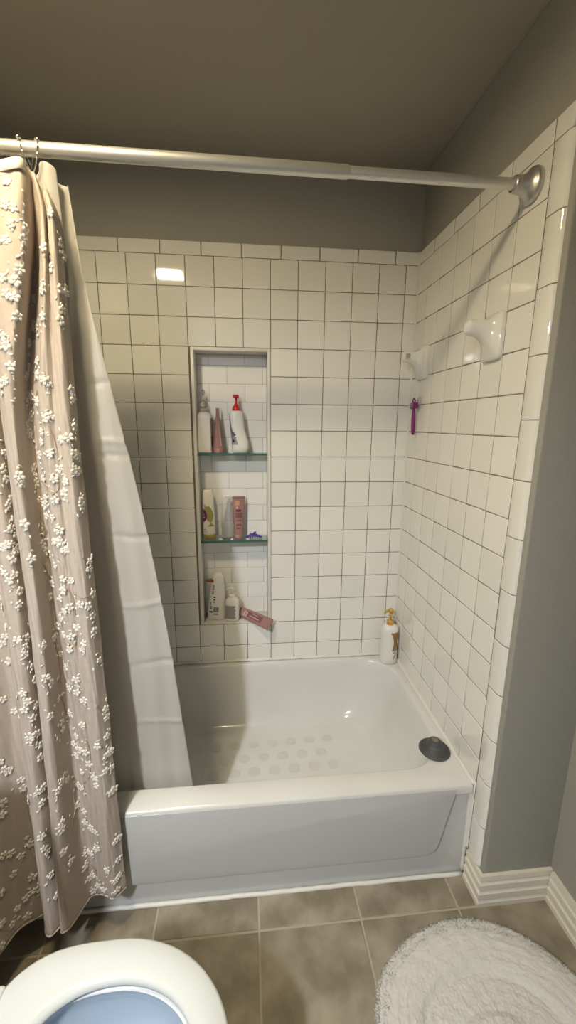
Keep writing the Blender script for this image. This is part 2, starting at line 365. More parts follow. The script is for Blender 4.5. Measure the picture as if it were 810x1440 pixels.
# ---- tiles: one bevelled slab per size, shared
_tiles = {}
def tile_mesh(w, h, th=0.0085, r=0.0028, key='tile', m='tile'):
    k = (round(w, 4), round(h, 4), key)
    if k in _tiles: return _tiles[k]
    V = []; F = []
    for inset, z in ((0, -th), (0, -r*0.55), (r*0.30, -r*0.16), (r, 0)):
        a, b = w/2-inset, h/2-inset
        V += [(-a, -b, z), (a, -b, z), (a, b, z), (-a, b, z)]
    for i in range(3):
        for j in range(4):
            F.append((i*4+j, i*4+(j+1) % 4, (i+1)*4+(j+1) % 4, (i+1)*4+j))
    F.append((12, 13, 14, 15))
    me = bpy.data.meshes.new(key); me.from_pydata(V, [], F); me.update()
    me.polygons.foreach_set('use_smooth', [True]*12+[False])
    me.materials.append(M[m]); _tiles[k] = me
    return me

BACK = Matrix(((1, 0, 0), (0, 0, -1), (0, 1, 0)))          # local z -> -Y, local y -> Z
RIGHT = Matrix(((0, 0, -1), (-1, 0, 0), (0, 1, 0)))        # local z -> -X, local y -> Z
def put(name, me, parent, loc, basis, tilt=0.22, lift=0.0002):
    o = bpy.data.objects.new(name, me); COL.objects.link(o); o.parent = parent
    t = Euler((radians(random.gauss(0, tilt)), radians(random.gauss(0, tilt)), radians(random.gauss(0, tilt*0.4)))).to_matrix()
    n = basis @ Vector((0, 0, 1))
    o.matrix_local = Matrix.Translation(Vector(loc)+n*random.uniform(-lift, lift)) @ (basis @ t).to_4x4()
    return o

G = 0.0025                     # joint width
A0 = -0.0529                   # last full joint on the back wall
cols = [(A0, 0.0)] + [(A0-(k+1)*P, A0-k*P) for k in range(13)] + [(XL, A0-13*P)]
rows = [(Z0-(r+1)*P, Z0-r*P) for r in range(15)] + [(TUB_Z-0.002, Z0-15*P)]
for c, (x0, x1) in enumerate(cols):
    if x1-x0 < 0.02: continue
    for r, (z0, z1) in enumerate(rows):
        if 6 <= c <= 8 and 3 <= r <= 13: continue              # the niche
        put('tile', tile_mesh(x1-x0-G, z1-z0-G), wall_back, ((x0+x1)/2, 0, (z0+z1)/2), BACK)
x = 0.0; nx = -0.0985
while x > XL+0.01:
    a = max(nx, XL)
    put('cap_tile', tile_mesh(x-a-G, 0.0490-G*0.5, key='cap_tile', r=0.004), wall_back, ((x+a)/2, 0, Z0+0.0245), BACK)
    x = a; nx -= 0.1535
B0 = 0.0884                    # first joint on the right wall
rcols = [(0.0, B0)] + [(B0+k*P, B0+(k+1)*P) for k in range(6)]
for y0, y1 in rcols:
    for r, (z0, z1) in enumerate(rows):
        put('tile', tile_mesh(y1-y0-G, z1-z0-G), wall_right, (0, -(y0+y1)/2, (z0+z1)/2), RIGHT)
put('tile', tile_mesh(0.0235, 0.262), wall_right, (0, -0.7325, 0.245), RIGHT)
edges = [0.0, 0.13, 0.2819, 0.4335, 0.5885, 0.744, 0.803]
for a, b in zip(edges, edges[1:]):
    put('cap_tile', tile_mesh(b-a-G, 0.0490-G*0.5, key='cap_tile', r=0.004), wall_right, (0, -(a+b)/2, Z0+0.0245), RIGHT)

# ---- bullnose column at the open end of the right wall
YB = B0+6*P
def bullnose_mesh(h):
    prof = [(0.0085, -YB-0.0015), (0.0015, -YB-0.0015), (0.0, -YB-0.004), (0.0, -0.785)]
    prof += [(0.0155-0.0155*cos(a), -0.785-0.0195*sin(a)) for a in (radians(d) for d in (12, 25, 38, 52, 66, 80))]
    prof += [(0.0135, -0.8045)]
    R = []
    for z, s in ((-h/2, 0.0012), (-h/2+0.0018, 0), (h/2-0.0018, 0), (h/2, 0.0012)):
        R.append([(px+s, py+s*0.6, z) for px, py in prof])
    mb = MB().rings(R)
    me = bpy.data.meshes.new('bullnose_tile'); me.from_pydata(mb.V, [], mb.F); me.update()
    bm = bmesh.new(); bm.from_mesh(me); bmesh.ops.recalc_face_normals(bm, faces=bm.faces)
    for f in bm.faces: f.smooth = len(f.verts) == 4 and abs(f.normal.z) < 0.3
    for e in bm.edges:
        if len(e.link_faces) == 2 and e.calc_face_angle(0) > radians(50): e.smooth = False
    bm.to_mesh(me); bm.free(); me.materials.append(M['tile']); return me
core = [(0.0099, -YB-0.001), (0.0022, -YB-0.001), (0.0016, -0.785)]+[(0.0155-0.0139*cos(a), -0.785-0.0180*sin(a)) for a in (radians(d) for d in (15, 30, 45, 60, 75))]+[(0.0150, -0.803)]
MB().rings([[(x_, y_, z_) for x_, y_ in core] for z_ in (0.112, Z0)]).make('bullnose_grout', 'grout', wall_right)
bz = Z0; bstep = 0.1535; bn = bullnose_mesh(bstep-0.0022)
while bz > 0.13:
    h = min(bstep, bz-0.113)
    o = bpy.data.objects.new('bullnose_tile', bn if h == bstep else bullnose_mesh(h-0.0022)); COL.objects.link(o); o.parent = wall_right
    o.location = (random.uniform(-0.0006, 0.0006), random.uniform(-0.001, 0.001), bz-h/2)
    bz -= bstep

# ---- the niche: edging strips, lining, subway tiles
mb = MB()
e = 0.0125
mb.box((NX0, -0.0012, NZ0), (NX0+e, ND, NZ1)).box((NX1-e, -0.0012, NZ0), (NX1, ND, NZ1))
mb.box((NX0+e, -0.0012, NZ1-e), (NX1-e, ND, NZ1)).box((NX0+e, -0.0030, NZ0), (NX1-e, ND, NZ0+0.006))
o = mb.make('niche_edging', 'niche_edge', wall_back); bevel(o, 0.0012, 2)
MB().box((NX0, ND, NZ0), (NX1, ND+0.02, NZ1)).make('niche_grout', 'niche_grout', wall_back)
nz = 1.7145; k = 0; i0, i1 = NX0+e, NX1-e
top = NZ1-e
zrow = top
while zrow > NZ0+0.02:
    zb = max(1.7145-0.0757*k, NZ0+0.006)
    x = i0; j = (-0.7827 if k % 2 else -0.7065)
    cuts = sorted([v for v in (j+0.1525*q for q in range(-3, 4)) if i0+0.008 < v < i1-0.008])
    for a, b in zip([i0]+cuts, cuts+[i1]):
        put('niche_tile', tile_mesh(b-a-0.0018, zrow-zb-0.0018, key='niche_tile', r=0.0016, m='niche_tile'), wall_back, ((a+b)/2, ND-0.0015, (zrow+zb)/2), BACK, 0.10, 0.0001)
    zrow = zb; k += 1

# ---- floor tiles
for i in range(-2, 5):
    for j in range(-1, 7):
        x0, x1 = -0.995+0.31*i, -0.995+0.31*(i+1); y1, y0 = -0.83-0.31*j, -0.83-0.31*(j+1)
        x0, x1, y0, y1 = max(x0, XL), min(x1, XE), max(y0, -2.9), min(y1, -0.735)
        if x1-x0 < 0.02 or y1-y0 < 0.02: continue
        o = put('floor_tile', tile_mesh(x1-x0-0.007, y1-y0-0.007, th=0.007, r=0.0022, key='floor_tile', m='floor'), floor, ((x0+x1)/2, (y0+y1)/2, 0), Matrix.Identity(3), 0.03, 0.0002)

# ---- baseboard with three beads, mitred round the end of the wall
def sweep(path, prof, name, m):
    """path: plan polyline with the room on its left; prof: (offset into the room, z)"""
    n = len(path); R = []
    for i, p in enumerate(path):
        p = Vector(p)
        d0 = (p-Vector(path[i-1])).normalized() if i else None
        d1 = (Vector(path[i+1])-p).normalized() if i < n-1 else None
        n0 = Vector((d0.y, -d0.x)) if d0 else None; n1 = Vector((d1.y, -d1.x)) if d1 else None
        if n0 and n1: w = (n0+n1).normalized(); w = w/w.dot(n0)
        else: w = n0 or n1
        R.append([(p.x+w.x*t, p.y+w.y*t, z) for t, z in prof])
    o = MB().rings(R).make(name, m); return structure(autosmooth(o, 25))
bprof = [(0, 0), (0.0150, 0), (0.0150, 0.016), (0.0105, 0.021), (0.0105, 0.025), (0.0150, 0.030), (0.0150, 0.050), (0.0095, 0.056),
         (0.0095, 0.060), (0.0135, 0.065), (0.0135, 0.083), (0.0085, 0.089), (0.0085, 0.092), (0.0115, 0.097), (0.0100, 0.113), (0, 0.113)]
sweep([(0.008, -0.744), (0.008, -0.82), (XE, -0.82)], bprof, 'baseboard_right', 'baseboard')
sweep([(XE, -0.8352), (XE, -2.85)], bprof, 'baseboard_entry', 'baseboard')

# ---- beads of caulk
def bead(name, pts, r):
    return structure(MB().tube(pts, r, 8).make(name, 'caulk', smooth=True))
def wobble(a, b, n, w):
    a, b = Vector(a), Vector(b)
    return [a.lerp(b, i/n)+Vector((random.uniform(-w, w), random.uniform(-w, w), random.uniform(-w, w))) for i in range(n+1)]
bead('trim_1', wobble((XL, -0.733, 0.003), (-0.004, -0.735, 0.002), 60, 0.0008), 0.0068)
bead('trim_2', wobble((-0.001, -0.001, 0.38), (-0.001, -0.001, 2.148), 40, 0.0005), 0.0048)
bead('trim_3', wobble((XL, -0.002, 0.378), (-0.003, -0.002, 0.378), 60, 0.0012), 0.0065)
bead('trim_4', wobble((-0.002, -0.006, 0.377), (-0.002, -0.738, 0.363), 40, 0.0008), 0.0080)
bead('trim_5', wobble((-0.0015, -0.7285, 0.352), (-0.0015, -0.730, 0.010), 20, 0.0005), 0.0062)

# ---- ceiling light above the toilet (out of the frame, mirrored in the tiles)
cl = thing('ceiling_light', 'square white ceiling light with a glowing lens above the toilet', 'ceiling light', (LAMP[0], LAMP[1], CEIL))
hz = LAMP[2]-CEIL
mb = MB()
for a, b in (((-0.14, -0.14), (0.14, -0.105)), ((-0.14, 0.105), (0.14, 0.14)), ((-0.14, -0.105), (-0.105, 0.105)), ((0.105, -0.105), (0.14, 0.105))):
    mb.box((a[0], a[1], hz-0.004), (b[0], b[1], 0))
mb.box((-0.105, -0.105, -0.030), (0.105, 0.105, 0))
mb.make('housing', 'housing', cl)
MB().box((-0.078, -0.078, hz), (0.078, 0.078, hz+0.006)).make('lens', 'lens', cl)
MB().lathe([(0.0, -0.008), (0.012, -0.006), (0.016, 0.0), (0.006, 0.004)], (0, 0, hz)).make('finial', 'housing', cl, True)

# ================================================================== BATHTUB
def rrect(x0, x1, y0, y1, r, z, nc=14, ns=10):
    P_ = []
    corners = [((x1-r, y1-r), 0), ((x0+r, y1-r), 90), ((x0+r, y0+r), 180), ((x1-r, y0+r), 270)]
    for i, ((cx, cy), a0) in enumerate(corners):
        arc = [(cx+r*cos(radians(a0+90*k/nc)), cy+r*sin(radians(a0+90*k/nc)), z) for k in range(nc+1)]
        P_ += arc
        (nx_, ny_), na = corners[(i+1) % 4]
        q = (nx_+r*cos(radians(na)), ny_+r*sin(radians(na)), z)
        for k in range(1, ns): P_.append(tuple(arc[-1][m]+(q[m]-arc[-1][m])*k/ns for m in range(3)))
    return P_
tub = thing('bathtub', 'white enamel bathtub with a stepped front apron in the tiled alcove', 'bathtub', (-0.76, -0.37, 0))
def tubz(ring, f): return [(x+0.76, y+0.37, f(x, y, z)) for x, y, z in ring]
deck = lambda x, y, z: z+0.010*(y+0.735)/0.735                    # the deck rises a little to the back
flr = lambda x, y, z: z+0.034*(x+1.3)/1.1
idn = lambda x, y, z: z
R = [tubz(rrect(XL+0.001, -0.002, -0.741, -0.001, 0.004, 0.330), idn),
     tubz(rrect(XL+0.001, -0.002, -0.741, -0.001, 0.004, 0.349), idn),
     tubz(rrect(XL+0.003, -0.002, -0.738, -0.001, 0.005, 0.3575), deck),
     tubz(rrect(XL+0.006, -0.003, -0.731, -0.002, 0.008, 0.3615), deck),
     tubz(rrect(XL+0.04, -0.012, -0.700, -0.008, 0.05, 0.3630), deck),
     tubz(rrect(-1.462, -0.034, -0.668, -0.020, 0.145, 0.3630), deck),
     tubz(rrect(-1.458, -0.039, -0.663, -0.025, 0.150, 0.3605), deck),
     tubz(rrect(-1.455, -0.043, -0.659, -0.029, 0.150, 0.3540), deck),
     tubz(rrect(-1.450, -0.050, -0.655, -0.033, 0.150, 0.335), idn),
     tubz(rrect(-1.435, -0.078, -0.643, -0.042, 0.148, 0.25), idn),
     tubz(rrect(-1.415, -0.115, -0.628, -0.053, 0.142, 0.155), idn),
     tubz(rrect(-1.400, -0.145, -0.616, -0.062, 0.135, 0.095), lambda x, y, z: flr(x, y, z)),
     tubz(rrect(-1.388, -0.170, -0.606, -0.072, 0.125, 0.072), flr),
     tubz(rrect(-1.370, -0.200, -0.590, -0.090, 0.110, 0.060), flr),
     tubz(rrect(-1.340, -0.240, -0.565, -0.118, 0.090, 0.057), flr),
     tubz(rrect(-1.200, -0.400, -0.430, -0.250, 0.050, 0.056), flr)]
o = MB().rings(R, False, True).make('basin', 'tub', tub, True)
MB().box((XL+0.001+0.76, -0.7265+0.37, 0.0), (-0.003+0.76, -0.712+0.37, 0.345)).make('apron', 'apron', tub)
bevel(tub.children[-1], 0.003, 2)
# raised panel of the apron: chamfered outline
def prism(outline, y_face, y_back, inset):
    n = len(outline); c = Vector((sum(p[0] for p in outline)/n, sum(p[1] for p in outline)/n))
    R = []
    for s, y in ((0, y_back), (0, y_face+inset*0.6), (inset*0.35, y_face+inset*0.15), (inset, y_face)):
        ring = []
        for i, p in enumerate(outline):
            a, b, d = Vector(outline[i-1]), Vector(p), Vector(outline[(i+1) % n])
            e0 = (b-a).normalized(); e1 = (d-b).normalized()
            n0, n1 = Vector((-e0.y, e0.x)), Vector((-e1.y, e1.x))
            w = (n0+n1).normalized(); w = w/max(0.4, w.dot(n0))
            if w.dot(c-b) < 0: w = -w
            q = b+w*s; ring.append((q.x, y, q.y))
        R.append(ring)
    return MB().rings(R)
pan = [(-1.45, 0.352), (-0.052, 0.352), (-0.058, 0.325), (-0.098, 0.135), (-0.107, 0.113), (-0.128, 0.099), (-0.160, 0.094), (-1.36, 0.094), (-1.395, 0.105), (-1.41, 0.13)]
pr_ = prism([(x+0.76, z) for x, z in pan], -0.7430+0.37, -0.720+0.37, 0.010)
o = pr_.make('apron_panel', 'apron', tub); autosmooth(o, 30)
# anti-slip discs on the basin floor
disc = None
for j, y in enumerate((-0.19, -0.265, -0.335, -0.405, -0.475)):
    for i in range(10):
        x = -0.36-0.082*i-(0.041 if j % 2 else 0)
        z = flr(x, y, 0.0563)
        if disc is None:
            V = [(0.024*cos(2*pi*k/16), 0.024*sin(2*pi*k/16), 0) for k in range(16)]+[(0.023*cos(2*pi*k/16), 0.023*sin(2*pi*k/16), 0.0006) for k in range(16)]
            F = [tuple(range(16, 32))]+[(k, (k+1) % 16, 16+(k+1) % 16, 16+k) for k in range(16)]
            disc = bpy.data.meshes.new('slip_dot'); disc.from_pydata(V, [], F); disc.materials.append(M['dot'])
        o = bpy.data.objects.new('slip_dot', disc); COL.objects.link(o); o.parent = tub
        o.location = (x+0.76, y+0.37, z); o.rotation_euler = (0, -math.atan(0.034/1.1), 0)

# ================================================================== CURTAIN ROD, RINGS, CURTAIN, LINER
YR = -0.69
def rodz(x): return 2.0416+(-0.03-x)/1.19*0.0046
rod = thing('shower_rod', 'satin metal shower curtain rod crossing above the bathtub', 'curtain rod', (-0.76, YR, rodz(-0.76)))
def rp(x): return (x+0.76, 0, rodz(x)-rodz(-0.76))
MB().tube([rp(XL+0.02), rp(-0.462), rp(-0.458)], [0.0142, 0.0142, 0.0128], 24).make('outer_tube', 'rod', rod)
autosmooth(rod.children[-1]); 
MB().tube([rp(-0.458), rp(-0.02)], 0.0122, 24).make('inner_tube', 'rod', rod); autosmooth(rod.children[-1])
fprof = [(0.0, -0.055), (0.0165, -0.055), (0.0185, -0.053), (0.0195, -0.045), (0.0205, -0.034), (0.0255, -0.022), (0.033, -0.016), (0.036, -0.0145), (0.0385, -0.011), (0.0395, -0.006), (0.0385, -0.001), (0.0, -0.001)]
o = MB().lathe(fprof, (0.76, 0, rodz(0)-rodz(-0.76)), 40, 'x').make('flange', 'flange', rod); autosmooth(o)
o = MB().lathe([(r, -h) for r, h in fprof], (XL+0.76, 0, rodz(XL)-rodz(-0.76)), 40, 'x').make('flange', 'flange', rod); autosmooth(o)

def curtain_ring(x, yaw, lean, label):
    t = thing('curtain_ring', label, 'curtain ring', (x, YR, rodz(x)), 'curtain rings on the rod')
    t.rotation_euler = (0, radians(lean), radians(yaw))
    pts = []
    for k in range(28):
        a = radians(-250+320*k/27)                                    # open loop hanging from the rod
        r = 0.0205 if sin(a) > -0.2 else 0.0205+0.030*(-sin(a)-0.2)
        pts.append((0, r*cos(a), r*sin(a)-0.001))
    MB().tube(pts, 0.0013, 8).make('wire', 'chrome', t, True)
    hook = [(0, pts[-1][1]+0.001*i, pts[-1][2]-0.004*i+0.0) for i in range(1)]
    for a in (40, 65, 90, 115, 140):
        a = radians(a); MB().lathe([(0.0045*sin(pi*q/8), -0.0045*cos(pi*q/8)) for q in range(9)], (0, 0.0205*cos(a), 0.0205*sin(a)-0.001), 12).make('roller_bead', 'chrome', t, True)
    return t
curtain_ring(-1.171, 8, -14, 'chrome curtain ring with a single raised bead, the left of the two on the rod')
curtain_ring(-1.146, 36, 10, 'chrome roller ring with a row of beads turned along the rod')

def sheet(name, levels, ztop, zbot, nu, nz, m, parent, thick, disp=None, zdist=1.0):
    n = len(levels[0][1])-1; V = []; F = []
    for i in range(nz+1):
        for j in range(nu+1):
            u = n*j/nu; z = ztop(u)+(zbot(u)-ztop(u))*(i/nz)
            xs, ys = rowcache(levels, z)
            p = [spl(xs, u), spl(ys, u), z]
            if disp: d = disp(u, z); p[1] += d; p[0] += d*0.3
            V.append(p)
    for i in range(nz):
        for j in range(nu):
            a = i*(nu+1)+j; F.append((a, a+1, a+nu+2, a+nu+1))
    o = mesh(name, V, F, m, parent, True)
    md = o.modifiers.new('thickness', 'SOLIDIFY'); md.thickness = thick; md.offset = 0
    return o
_rc = {}
def rowcache(levels, z):
    k = (id(levels), round(z, 3))
    if k not in _rc: _rc[k] = sheet_row(levels, z)
    return _rc[k]

curtain = thing('shower_curtain', 'blush fabric shower curtain embroidered with white blossom, drawn to the left', 'shower curtain', (-1.25, -0.70, 1.985))
ct = lambda u: 2.000-0.022*(0.5-0.5*cos(2*pi*(u-4.2)/4.4))-0.028/(1+math.exp((u-2.6)*5))
o = sheet('fabric', CURTAIN_LEVELS, ct, lambda u: 0.13, 340, 150, 'fabric', None, 0.0014,
          lambda u, z: 0.0012*sin(u*9+z*21)+0.0009*sin(u*17-z*33))
o.parent = curtain; o.matrix_parent_inverse = Matrix.Translation((1.25, 0.70, -1.985))
# rolled hem
def cpoint(u, z, off=0.0):
    xs, ys = rowcache(CURTAIN_LEVELS, z)
    e_ = 0.03
    p = Vector((spl(xs, u), spl(ys, u), z))
    du = Vector((spl(xs, u+e_)-spl(xs, u-e_), spl(ys, u+e_)-spl(ys, u-e_), 0))
    x2, y2 = rowcache(CURTAIN_LEVELS, z+0.01)
    dz = Vector((spl(x2, u)-p.x, spl(y2, u)-p.y, 0.01))
    nrm = du.cross(dz).normalized()                              # u runs leftwards: outward is towards the room
    return p, du.normalized(), dz.normalized(), nrm
def face_room(u, z):
    p, a, b, n_ = cpoint(u, z)
    if n_.y > 0: n_ = -n_
    return p, a, b, n_
INV = Matrix.Translation((1.25, 0.70, -1.985))
hem = MB()
hem.tube([cpoint(17*k/300, 0.133)[0] for k in range(301)], 0.0028, 6)
o = hem.make('hem', 'fabric', curtain, True); o.matrix_parent_inverse = INV
# embroidered blossoms: five raised petals
def flower_mesh(seed):
    rnd = random.Random(seed); mb = MB()
    n = 5
    for k in range(n):
        a = 2*pi*k/n+rnd.uniform(-0.2, 0.2); L = rnd.uniform(0.0066, 0.0082); W = rnd.uniform(0.0040, 0.0052)
        cx, cy = cos(a)*0.0068, sin(a)*0.0068
        R = []
        for f, h in ((1.0, 0.0), (0.82, 0.0017), (0.45, 0.0028)):
            ring = []
            for q in range(9):
                b = 2*pi*q/9; lx, ly = cos(b)*L*f*0.75, sin(b)*W*f
                ring.append((cx+lx*cos(a)-ly*sin(a), cy+lx*sin(a)+ly*cos(a), h))
            R.append(ring)
        mb.rings(R)
    mb.lathe([(0.0022, 0.0), (0.0018, 0.0022), (0.0005, 0.0030)], seg=7)
    me = bpy.data.meshes.new('blossom'); me.from_pydata(mb.V, [], mb.F); me.update()
    me.polygons.foreach_set('use_smooth', [True]*len(me.polygons)); me.materials.append(M['flower'])
    return me
fm = [flower_mesh(s) for s in range(5)]
rnd = random.Random(3)
placed = FLOWERS
for k, (u, z) in enumerate(placed):
    u = min(max(u, 0.05), 16.9)
    p, a, b, n_ = face_room(u, z)
    yv = n_.cross(a).normalized(); rot = Matrix((a, yv, n_)).transposed()
    o = bpy.data.objects.new('blossom', fm[k % 5]); COL.objects.link(o); o.parent = curtain
    s = rnd.uniform(0.84, 1.06)
    o.matrix_parent_inverse = INV
    o.matrix_basis = Matrix.Translation(p+n_*0.0012) @ (rot @ Euler((0, 0, rnd.uniform(0, 6.28))).to_matrix()).to_4x4() @ Matrix.Scale(s, 4)
st = MB()
for S_ in STEMS:
    pts = []
    for (u0, z0), (u1, z1) in zip(S_, S_[1:]):
        for q in range(5):
            f = q/5; p, a, b, n_ = face_room(u0+(u1-u0)*f, z0+(z1-z0)*f); pts.append(p+n_*0.0012)
    st.tube(pts, [0.0019-0.0008*i/len(pts) for i in range(len(pts))], 5)
# small buds and leaves stitched round the blossoms, too many to pick apart
bud = MB()
for u, z in placed:
    for k in range(4):
        u2 = min(max(u+rnd.gauss(0, 0.22), 0.03), 16.9); z2 = z+rnd.gauss(0, 0.013)
        if not 0.15 < z2 < 1.95: continue
        p, a, b, n_ = face_room(u2, z2); w = rnd.uniform(0, 6.28)
        yv = n_.cross(a).normalized(); d1 = a*cos(w)+yv*sin(w); d2 = n_.cross(d1)
        L_, W_ = rnd.uniform(.0040, .0068), rnd.uniform(.0022, .0032)
        bud.rings([[p+n_*(h+.0008)+d1*cos(2*pi*q/7)*L_*f+d2*sin(2*pi*q/7)*W_*f for q in range(7)] for f, h in ((1, 0), (.75, .0012), (.3, .0018))])
o = bud.make('embroidered_buds', 'flower', curtain, True); o.matrix_parent_inverse = INV; o['kind'] = 'stuff'
# the blossoms of the folds out of sight round the left of the curtain, joined
far = MB()
for k, (u, z) in enumerate(placed):
    u2 = u+9.2
    if u2 > 16.8: continue
    p, a, b, n_ = face_room(u2, z); yv = n_.cross(a).normalized()
    w = rnd.uniform(0, 6.28); s = rnd.uniform(0.84, 1.06); me_ = fm[k % 5]
    d1, d2 = a*cos(w)+yv*sin(w), yv*cos(w)-a*sin(w)
    far.add([p+n_*(.0012+v.co.z*s)+d1*v.co.x*s+d2*v.co.y*s for v in me_.vertices], [tuple(f.vertices) for f in me_.polygons])
o = far.make('embroidered_blossoms', 'flower', curtain, True); o.matrix_parent_inverse = INV; o['kind'] = 'stuff'
tape = MB(); R_ = []
for k in range(161):
    u = 4.55+(16.9-4.55)*k/160; p, a, b, n_ = face_room(u, 1.965); zt = ct(u)
    R_.append([(p.x+n_.x*f, p.y+n_.y*f, zt+h) for f, h in ((.0012, -.014), (.0022, -.013), (.0022, .006), (.0, .007), (-.002, .006), (-.002, -.013))])
o = tape.rings(R_).make('header_tape', 'flower', curtain, True); o.matrix_parent_inverse = INV
o = st.make('embroidered_stems', 'stem', curtain, True); o.matrix_parent_inverse = INV; o['kind'] = 'stuff'

# liner inside the tub
EDGE = [(2.0, -1.097, -0.660), (1.81, -1.081, -0.655), (1.567, -1.042, -0.648), (1.2355, -0.987, -0.642), (0.80, -0.930, -0.638), (0.27, -0.886, -0.628)]
WAVE = [0, -0.010, -0.016, -0.004, 0.007, -0.006, -0.016, -0.004, 0.008, -0.010, -0.012, 0.0]
LINER_LEVELS = []
for (z, ex, ey), w, amp in zip(EDGE, (0.36, 0.38, 0.42, 0.47, 0.52, 0.56), (1.3, 1.1, 0.8, 0.6, 0.5, 0.25)):
    LINER_LEVELS.append((z, [(max(ex-w*k/11, -1.49), ey+WAVE[k]*amp) for k in range(12)]))
LINER_LEVELS[0][1][:6] = [(-1.097, -0.660), (-1.103, -0.652), (-1.118, -0.668), (-1.110, -0.690), (-1.140, -0.694), (-1.170, -0.668)]
LINER_LEVELS[1][1][:5] = [(-1.081, -0.655), (-1.090, -0.652), (-1.103, -0.668), (-1.110, -0.682), (-1.150, -0.676)]
def liner_disp(u, z):
    d = 0
    for zc, sg in ((1.80, 1), (1.565, 1), (1.42, -1), (1.385, 1), (1.17, 1), (0.97, -1), (0.78, 1), (0.58, -1)):
        d += sg*0.0038*math.exp(-((z-zc-0.006*sin(u*1.3+zc*9))/0.007)**2)*(0.35+0.65*math.exp(-(u/1.8)**2))
    return d+0.002*sin(u*5+z*6)
liner = sheet('shower_curtain_liner', LINER_LEVELS, lambda u: 1.996+0.024*math.exp(-((u-3.7)/1.1)**2), lambda u: 0.27, 130, 260, 'liner', None, 0.0007, liner_disp)
tag(liner, 'white plastic shower curtain liner hanging inside the tub behind the fabric curtain', 'curtain liner')

# ================================================================== TOWEL BAR POSTS
def bar_post(y, z, label, sock):
    t = thing('towel_bar_post', label, 'towel bar bracket', (0, y, z), 'ceramic posts of a missing towel bar')
    secs = [(0.0, 0, .046, .063, 9), (.009, 0, .046, .063, 9), (.013, 0, .0445, .0615, 8), (.016, 0.001, .040, .056, 6), (.022, .005, .031, .045, 4), (.031, .011, .0245, .0345, 3),
            (.043, .017, .0215, .0265, 2.5), (.058, .022, .0205, .0225, 2.2), (.074, .024, .0205, .0215, 2), (.084, .024, .0180, .0190, 2), (.090, .024, .0120, .0128, 2), (.0925, .024, .004, .004, 2)]
    R = []
    for d, cz, hw, hh, n in secs:
        R.append([(-d, hw*sup(2*pi*k/40, n)[0], cz+hh*sup(2*pi*k/40, n)[1]) for k in range(40)])
    o = MB().rings(R).make('bracket', 'ceramic', t); autosmooth(o, 50)
    s = 0.0085; yf = sock*0.0205                                       # square socket for the bar
    mb = MB()
    for a, b in (((-s-.002, -s-.002), (s+.002, -s)), ((-s-.002, s), (s+.002, s+.002)), ((-s-.002, -s), (-s, s)), ((s, -s), (s+.002, s))):
        y0, y1 = sorted((yf-sock*0.006, yf+sock*0.0012))
        mb.box((-0.073+a[0], y0, 0.024+a[1]), (-0.073+b[0], y1, 0.024+b[1]))
    mb.make('socket_rim', 'ceramic', t)
    y0, y1 = sorted((yf-sock*0.004, yf+sock*0.0004))
    MB().box((-0.073-s, y0, 0.024-s), (-0.073+s, y1, 0.024+s)).make('socket', 'socket', t)
bar_post(-0.591, 1.715, 'white ceramic towel bar post just below the rod end, nearer the room', 1)
bar_post(-0.112, 1.711, 'white ceramic towel bar post near the corner, above the purple razor', -1)

# ---- suction hook and razor
t = thing('suction_hook', 'small clear suction hook stuck on the tiles above the razor', 'hook', (0, -0.098, 1.567))
MB().lathe([(0.0, -0.009), (0.006, -0.009), (0.009, -0.006), (0.017, -0.002), (0.0175, -0.0004), (0, -0.0004)], (0, 0, 0), 20, 'x').make('suction_cup', 'frosted', t, True)
MB().tube([(-0.008, 0, 0.002), (-0.016, 0, -0.002), (-0.019, 0, -0.012), (-0.024, 0, -0.016), (-0.030, 0, -0.010)], 0.0025, 8).make('hook_arm', 'clear', t, True)
t = thing('razor', 'purple razor hanging from the clear suction hook', 'razor', (-0.022, -0.095, 1.548))
t.rotation_euler = (radians(-3), 0, 0)
MB().tube([(0, 0, 0.006), (0.0, 0, -0.004), (0.001, 0.0, -0.020), (0.002, 0.001, -0.045), (0.002, 0.002, -0.075), (0.002, 0.001, -0.100), (0.002, 0, -0.114), (0.002, 0, -0.117)],
         [0.005, 0.0065, 0.0065, 0.0078, 0.0082, 0.0072, 0.006, 0.001], 12).make('handle', 'magenta', t, True)
o = MB().box((-0.013, -0.030, -0.012), (0.009, 0.014, 0.012)).make('head', 'magenta', t); bevel(o, 0.004, 2)
MB().tube([(0, -0.006, 0.010), (0, -0.012, 0.022), (0, 0.0, 0.030), (0, 0.012, 0.022), (0, 0.006, 0.010)], 0.003, 8).make('hanging_loop', 'magenta', t, True)
mb = MB()
for k in range(3): mb.box((-0.0142, -0.026, -0.005+0.005*k), (-0.0128, 0.008, -0.0035+0.005*k))
mb.make('blades', 'chrome', t)

